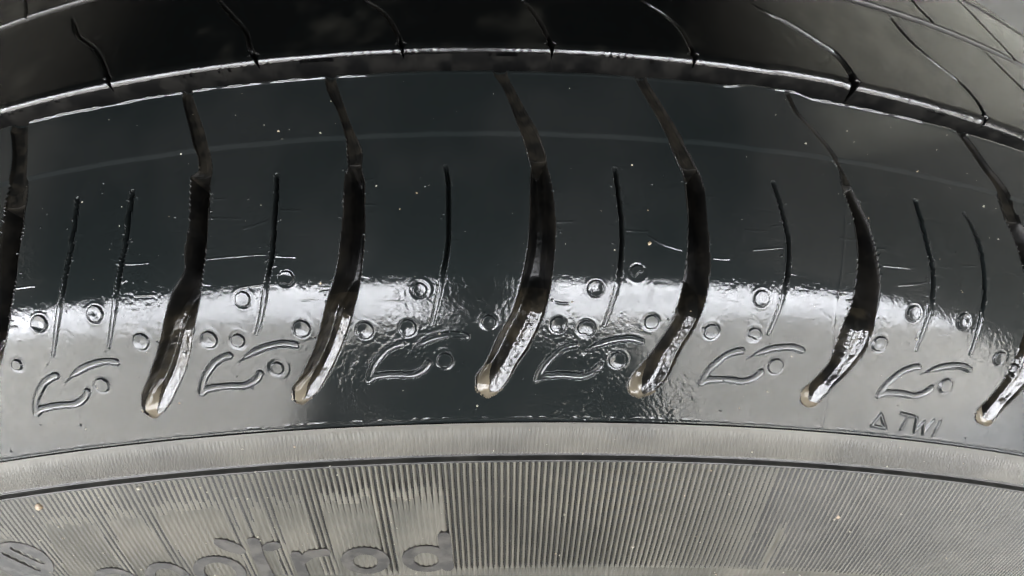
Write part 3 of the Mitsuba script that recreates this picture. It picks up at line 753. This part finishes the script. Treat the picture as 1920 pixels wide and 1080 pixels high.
def sweep(pts, t0, t1, n, closed):
    th = np.radians(np.linspace(t0, t1, n))
    V = np.stack([pts[None, :, 0] * np.sin(th)[:, None], np.repeat(pts[None, :, 1], n, 0), pts[None, :, 0] * np.cos(th)[:, None] + HUB * 1000], -1) / 1000
    k = len(pts)
    i = np.arange(n * k).reshape(n, k)
    nx = np.roll(i, -1, 1) if closed else i[:, 1:]
    b = i if closed else i[:, :-1]
    Q = np.stack([b[:-1], b[1:], nx[1:], nx[:-1]], -1).reshape(-1, 4)
    return trimesh.Trimesh(V.reshape(-1, 3), np.vstack([Q[:, [0, 1, 2]], Q[:, [0, 2, 3]]]), process=False)


cut_lo, cut_hi = -16.85, 20.25
inner = np.array([[200, -96.0], [222, -96], [250, -104], [280, -92], [297, -60], [303, 0], [297, 60], [280, 92], [250, 104], [222, 96], [200, 96]])
k60 = np.arange(64, 113, 3.0)
far_part = np.vstack([np.c_[prof(-np.arange(64, 113.0, 6))[0], prof(-np.arange(64, 113.0, 6))[1]], np.c_[ro, -yo][::-1][6:]])
near_low = np.c_[prof(np.arange(94, 151, 4.0))]
pieces = [sweep(loop, cut_hi + 5.2, 360 + cut_lo - 3, 170, True)]
rs, ys, _ = prof(np.concatenate([np.arange(93.8, 150, 4.0), [150.0]]))
pieces.append(sweep(np.vstack([np.c_[rs, ys], inner[1:]]), cut_lo - 3, cut_hi + 5.2, 40, False))
rb, yb, _ = prof(np.arange(-63.8, -112, -6.0))
pieces.append(sweep(np.vstack([np.c_[rb, yb], np.c_[ro, -yo][::-1][14:]]), cut_lo - 3, cut_hi + 5.2, 40, False))
# side strips between the fine grids' ends and the ring
sm = np.concatenate([np.arange(-9, 56.1, 5.0), [56.0]])
rm, ym, _ = prof(sm)
pieces.append(sweep(np.c_[rm - 0.3, ym], cut_lo - 3.1, cut_lo, 4, False))
pieces.append(sweep(np.c_[rm - 0.3, ym], cut_hi, cut_hi + 5.3, 6, False))
put("tyre__casing", trimesh.util.concatenate(pieces), "casing_rubber", 30)

# ---------------------------------------------------------------- grit, sand and little beads of water
def blob(seed, sub=1):
    m = trimesh.creation.icosphere(sub, 1.0)
    m.vertices *= (0.75 + 0.5 * meshkit.noise(m.vertices * 1.3 + seed, seed))[:, None]
    return m


def surface_height(t, s):
    if s < 55.9:
        i, j = np.clip(np.searchsorted(sA, s), 0, len(sA) - 1), np.clip(np.searchsorted(thA, t), 0, NC - 1)
        return H[i, j]
    i, j = np.clip(np.searchsorted(sC, s), 0, len(sC) - 1), np.clip(np.searchsorted(thC, t), 0, len(thC) - 1)
    return H3[i, j]


def lump(t, s, size, seed, sub=1, squash=0.6, sink=0.2):
    m = blob(seed, sub)
    m.apply_scale([size, size, size])
    a = float(prof(s)[2])
    n = np.array([math.sin(math.radians(t)) * math.cos(a), -math.sin(a), math.cos(math.radians(t)) * math.cos(a)])
    m.apply_transform(trimesh.geometry.align_vectors([0, 0, 1], n))
    m.vertices += place(t, s, surface_height(t, s) + size * 1000 * (squash - sink) * 0.8)
    return m


GRAINS = [(-14.05, 64.6, 0.00052, "sand", "tan sand grain at the left on the ribs just below the dark line"), (-10.3, 63.4, 0.00032, "pale_grit", "pale sand grain on the ribs, second from the left edge"),
          (0.25, -0.6, 0.00062, "sand", "amber grain caught on the lip of the main groove near the middle"), (4.9, 29.6, 0.00028, "sand", "pale grain beside the narrow sipe right of the middle"),
          (12.9, 71.9, 0.0003, "sand", "tan sand grain low on the right side of the ribbed sidewall"), (5.75, 80.5, 0.00028, "pale_grit", "pale grain low on the ribs right of the middle")]
for i, (t, s, z, mat, lab_) in enumerate(GRAINS):
    key = put("sand_grain", lump(t, s, z, 500 + i, 2), mat, True)
    say(key, lab_, "grain", "loose sand grains on the tyre")

many = {"pale_grit": [], "sand": []}
for i in range(330):
    t = -16.3 + 36 * rng.random()
    s = [1 + 54 * rng.random(), 56 + 32 * rng.random()][int(rng.random() < 0.62)]
    many["pale_grit" if rng.random() < 0.72 else "sand"].append(lump(t, s, 0.00004 + 0.00013 * rng.random() ** 2.2, 600 + i, 1))
for nm, ml in (("grit_dust", many["pale_grit"]), ("sand_dust", many["sand"])):
    key = put(nm, trimesh.util.concatenate(ml), "pale_grit" if nm == "grit_dust" else "sand", False)
    say(key, "fine pale grit scattered over the tyre" if nm == "grit_dust" else "fine tan sand scattered over the tyre", "grit", kind="stuff")

beads = []
for i in range(420):
    x = rng.random()
    if x < 0.5:
        g = int(rng.integers(len(GROOVES)))
        s = 18 + 26 * rng.random()
        t = float(groove_bounds(g, s)[rng.integers(2)]) + 0.06 * rng.normal()
    elif x < 0.75:
        p = np.array(SIPES[int(rng.integers(len(SIPES)))])
        s = 18 + 20 * rng.random()
        t = float(np.interp(s, p[:, 1], p[:, 0])) + 0.12 * rng.choice([-1, 1]) + 0.05 * rng.normal()
    else:
        t, s = -14 + 32 * rng.random(), 15 + 40 * rng.random()
    if not -16.4 < t < 19.8 or surface_height(t, s) < -0.4:
        continue
    z = 0.00006 + 0.00016 * rng.random() ** 2
    m = trimesh.creation.icosphere(2, z)
    m.vertices += place(t, s, surface_height(t, s))
    beads.append(m)
key = put("water_beads", trimesh.util.concatenate(beads), "wet_rubber", True)
say(key, "tiny beads of water on the wet shoulder", "water", kind="stuff")

# ---------------------------------------------------------------- a person crouching in front of the tyre, mirrored in the wet shoulder
import manifold3d as m3


def ball(p, r):
    return m3.Manifold.sphere(r, 20).translate(tuple(map(float, p)))


def chain(pairs):
    """Bones: hulls of the spheres at two joints, joined and smoothed to one body. pairs: ((joint, radius), (joint, radius))."""
    return m3.Manifold.batch_boolean([m3.Manifold.batch_hull([ball(*a), ball(*b)]) for a, b in pairs], m3.OpType.Add)


def skin_of(m, length, rounds=8):
    m = m.refine_to_length(length)
    g = m.to_mesh()
    t = trimesh.Trimesh(g.vert_properties[:, :3], g.tri_verts, process=True)
    trimesh.smoothing.filter_taubin(t, iterations=rounds)
    return t


PX = -0.012
J = lambda x, y, z: np.array([x + PX, y, z])
hips, chest, neck, skull = J(0, -0.82, 0.38), J(0, -0.68, 0.68), J(0, -0.62, 0.80), J(0, -0.585, 0.945)
bones = [((hips, 0.135), (J(0, -0.76, 0.52), 0.125)), ((J(0, -0.76, 0.52), 0.125), (chest, 0.14)), ((chest, 0.13), (J(-0.13, -0.66, 0.73), 0.075)), ((chest, 0.13), (J(0.13, -0.66, 0.73), 0.075)), ((chest, 0.11), (neck, 0.06))]
ARMS = {sx: (J(sx * 0.175, -0.65, 0.72), J(sx * 0.2, -0.62, 0.5), J(sx * 0.17, -0.52, 0.5)) for sx in (-1, 1)}
for sx in (-1, 1):
    sh, el, wr = ARMS[sx]
    bones += [((J(sx * 0.1, -0.66, 0.72), 0.085), (sh, 0.064)), ((sh, 0.062), (el, 0.046)), ((el, 0.045), (wr, 0.03))]
    bones += [((J(sx * 0.09, -0.82, 0.34), 0.1), (J(sx * 0.2, -0.52, 0.42), 0.066)), ((J(sx * 0.2, -0.52, 0.42), 0.064), (J(sx * 0.15, -0.74, 0.10), 0.044)), ((J(sx * 0.15, -0.76, 0.06), 0.045), (J(sx * 0.155, -0.58, 0.035), 0.034))]
clothes = put("person", skin_of(chain(bones), 0.03), "pale_cloth", True)
say(clothes, "person in pale clothes crouching before the tyre, hands on the knees", "person")
face = chain([((skull, 0.088), (skull + [0, 0.012, -0.075], 0.058)), ((skull + [0, -0.02, 0.02], 0.094), (skull, 0.088)), ((neck, 0.052), (skull + [0, -0.01, -0.06], 0.052)),
              ((skull + [0, 0.085, -0.012], 0.009), (skull + [0, 0.102, -0.034], 0.013)), ((skull + [-0.088, -0.012, -0.002], 0.02), (skull + [-0.088, -0.012, -0.03], 0.013)), ((skull + [0.088, -0.012, -0.002], 0.02), (skull + [0.088, -0.012, -0.03], 0.013)),
              ((skull + [-0.022, 0.075, -0.062], 0.009), (skull + [0.022, 0.075, -0.062], 0.009))])
put("person__head", skin_of(face, 0.012, 5), "skin", True)
put("person__hair", skin_of(chain([((skull + [0, -0.018, 0.035], 0.1), (skull + [0, -0.05, -0.01], 0.09))]), 0.015, 4), "hair", True)
for sx in (-1, 1):                                     # hands resting on the knees
    kn = J(sx * 0.17, -0.49, 0.5)
    fb = [((ARMS[sx][2], 0.026), (kn, 0.024))]
    for k, a in enumerate((-0.027, -0.009, 0.009, 0.027)):
        a = a * -sx
        fb += [((kn + [a * 0.8, 0, 0], 0.013), (kn + [a * 1.1, 0.045, -0.006], 0.009)), ((kn + [a * 1.1, 0.045, -0.006], 0.009), (kn + [a * 1.2, 0.07 - 0.008 * (k == 3), -0.03], 0.0075))]
    fb += [((kn + [-sx * 0.02, -0.01, 0], 0.012), (kn + [-sx * 0.048, 0.012, -0.01], 0.0095)), ((kn + [-sx * 0.048, 0.012, -0.01], 0.0095), (kn + [-sx * 0.052, 0.036, -0.022], 0.008))]
    put("person__hand", skin_of(chain(fb), 0.004, 5), "skin", True)
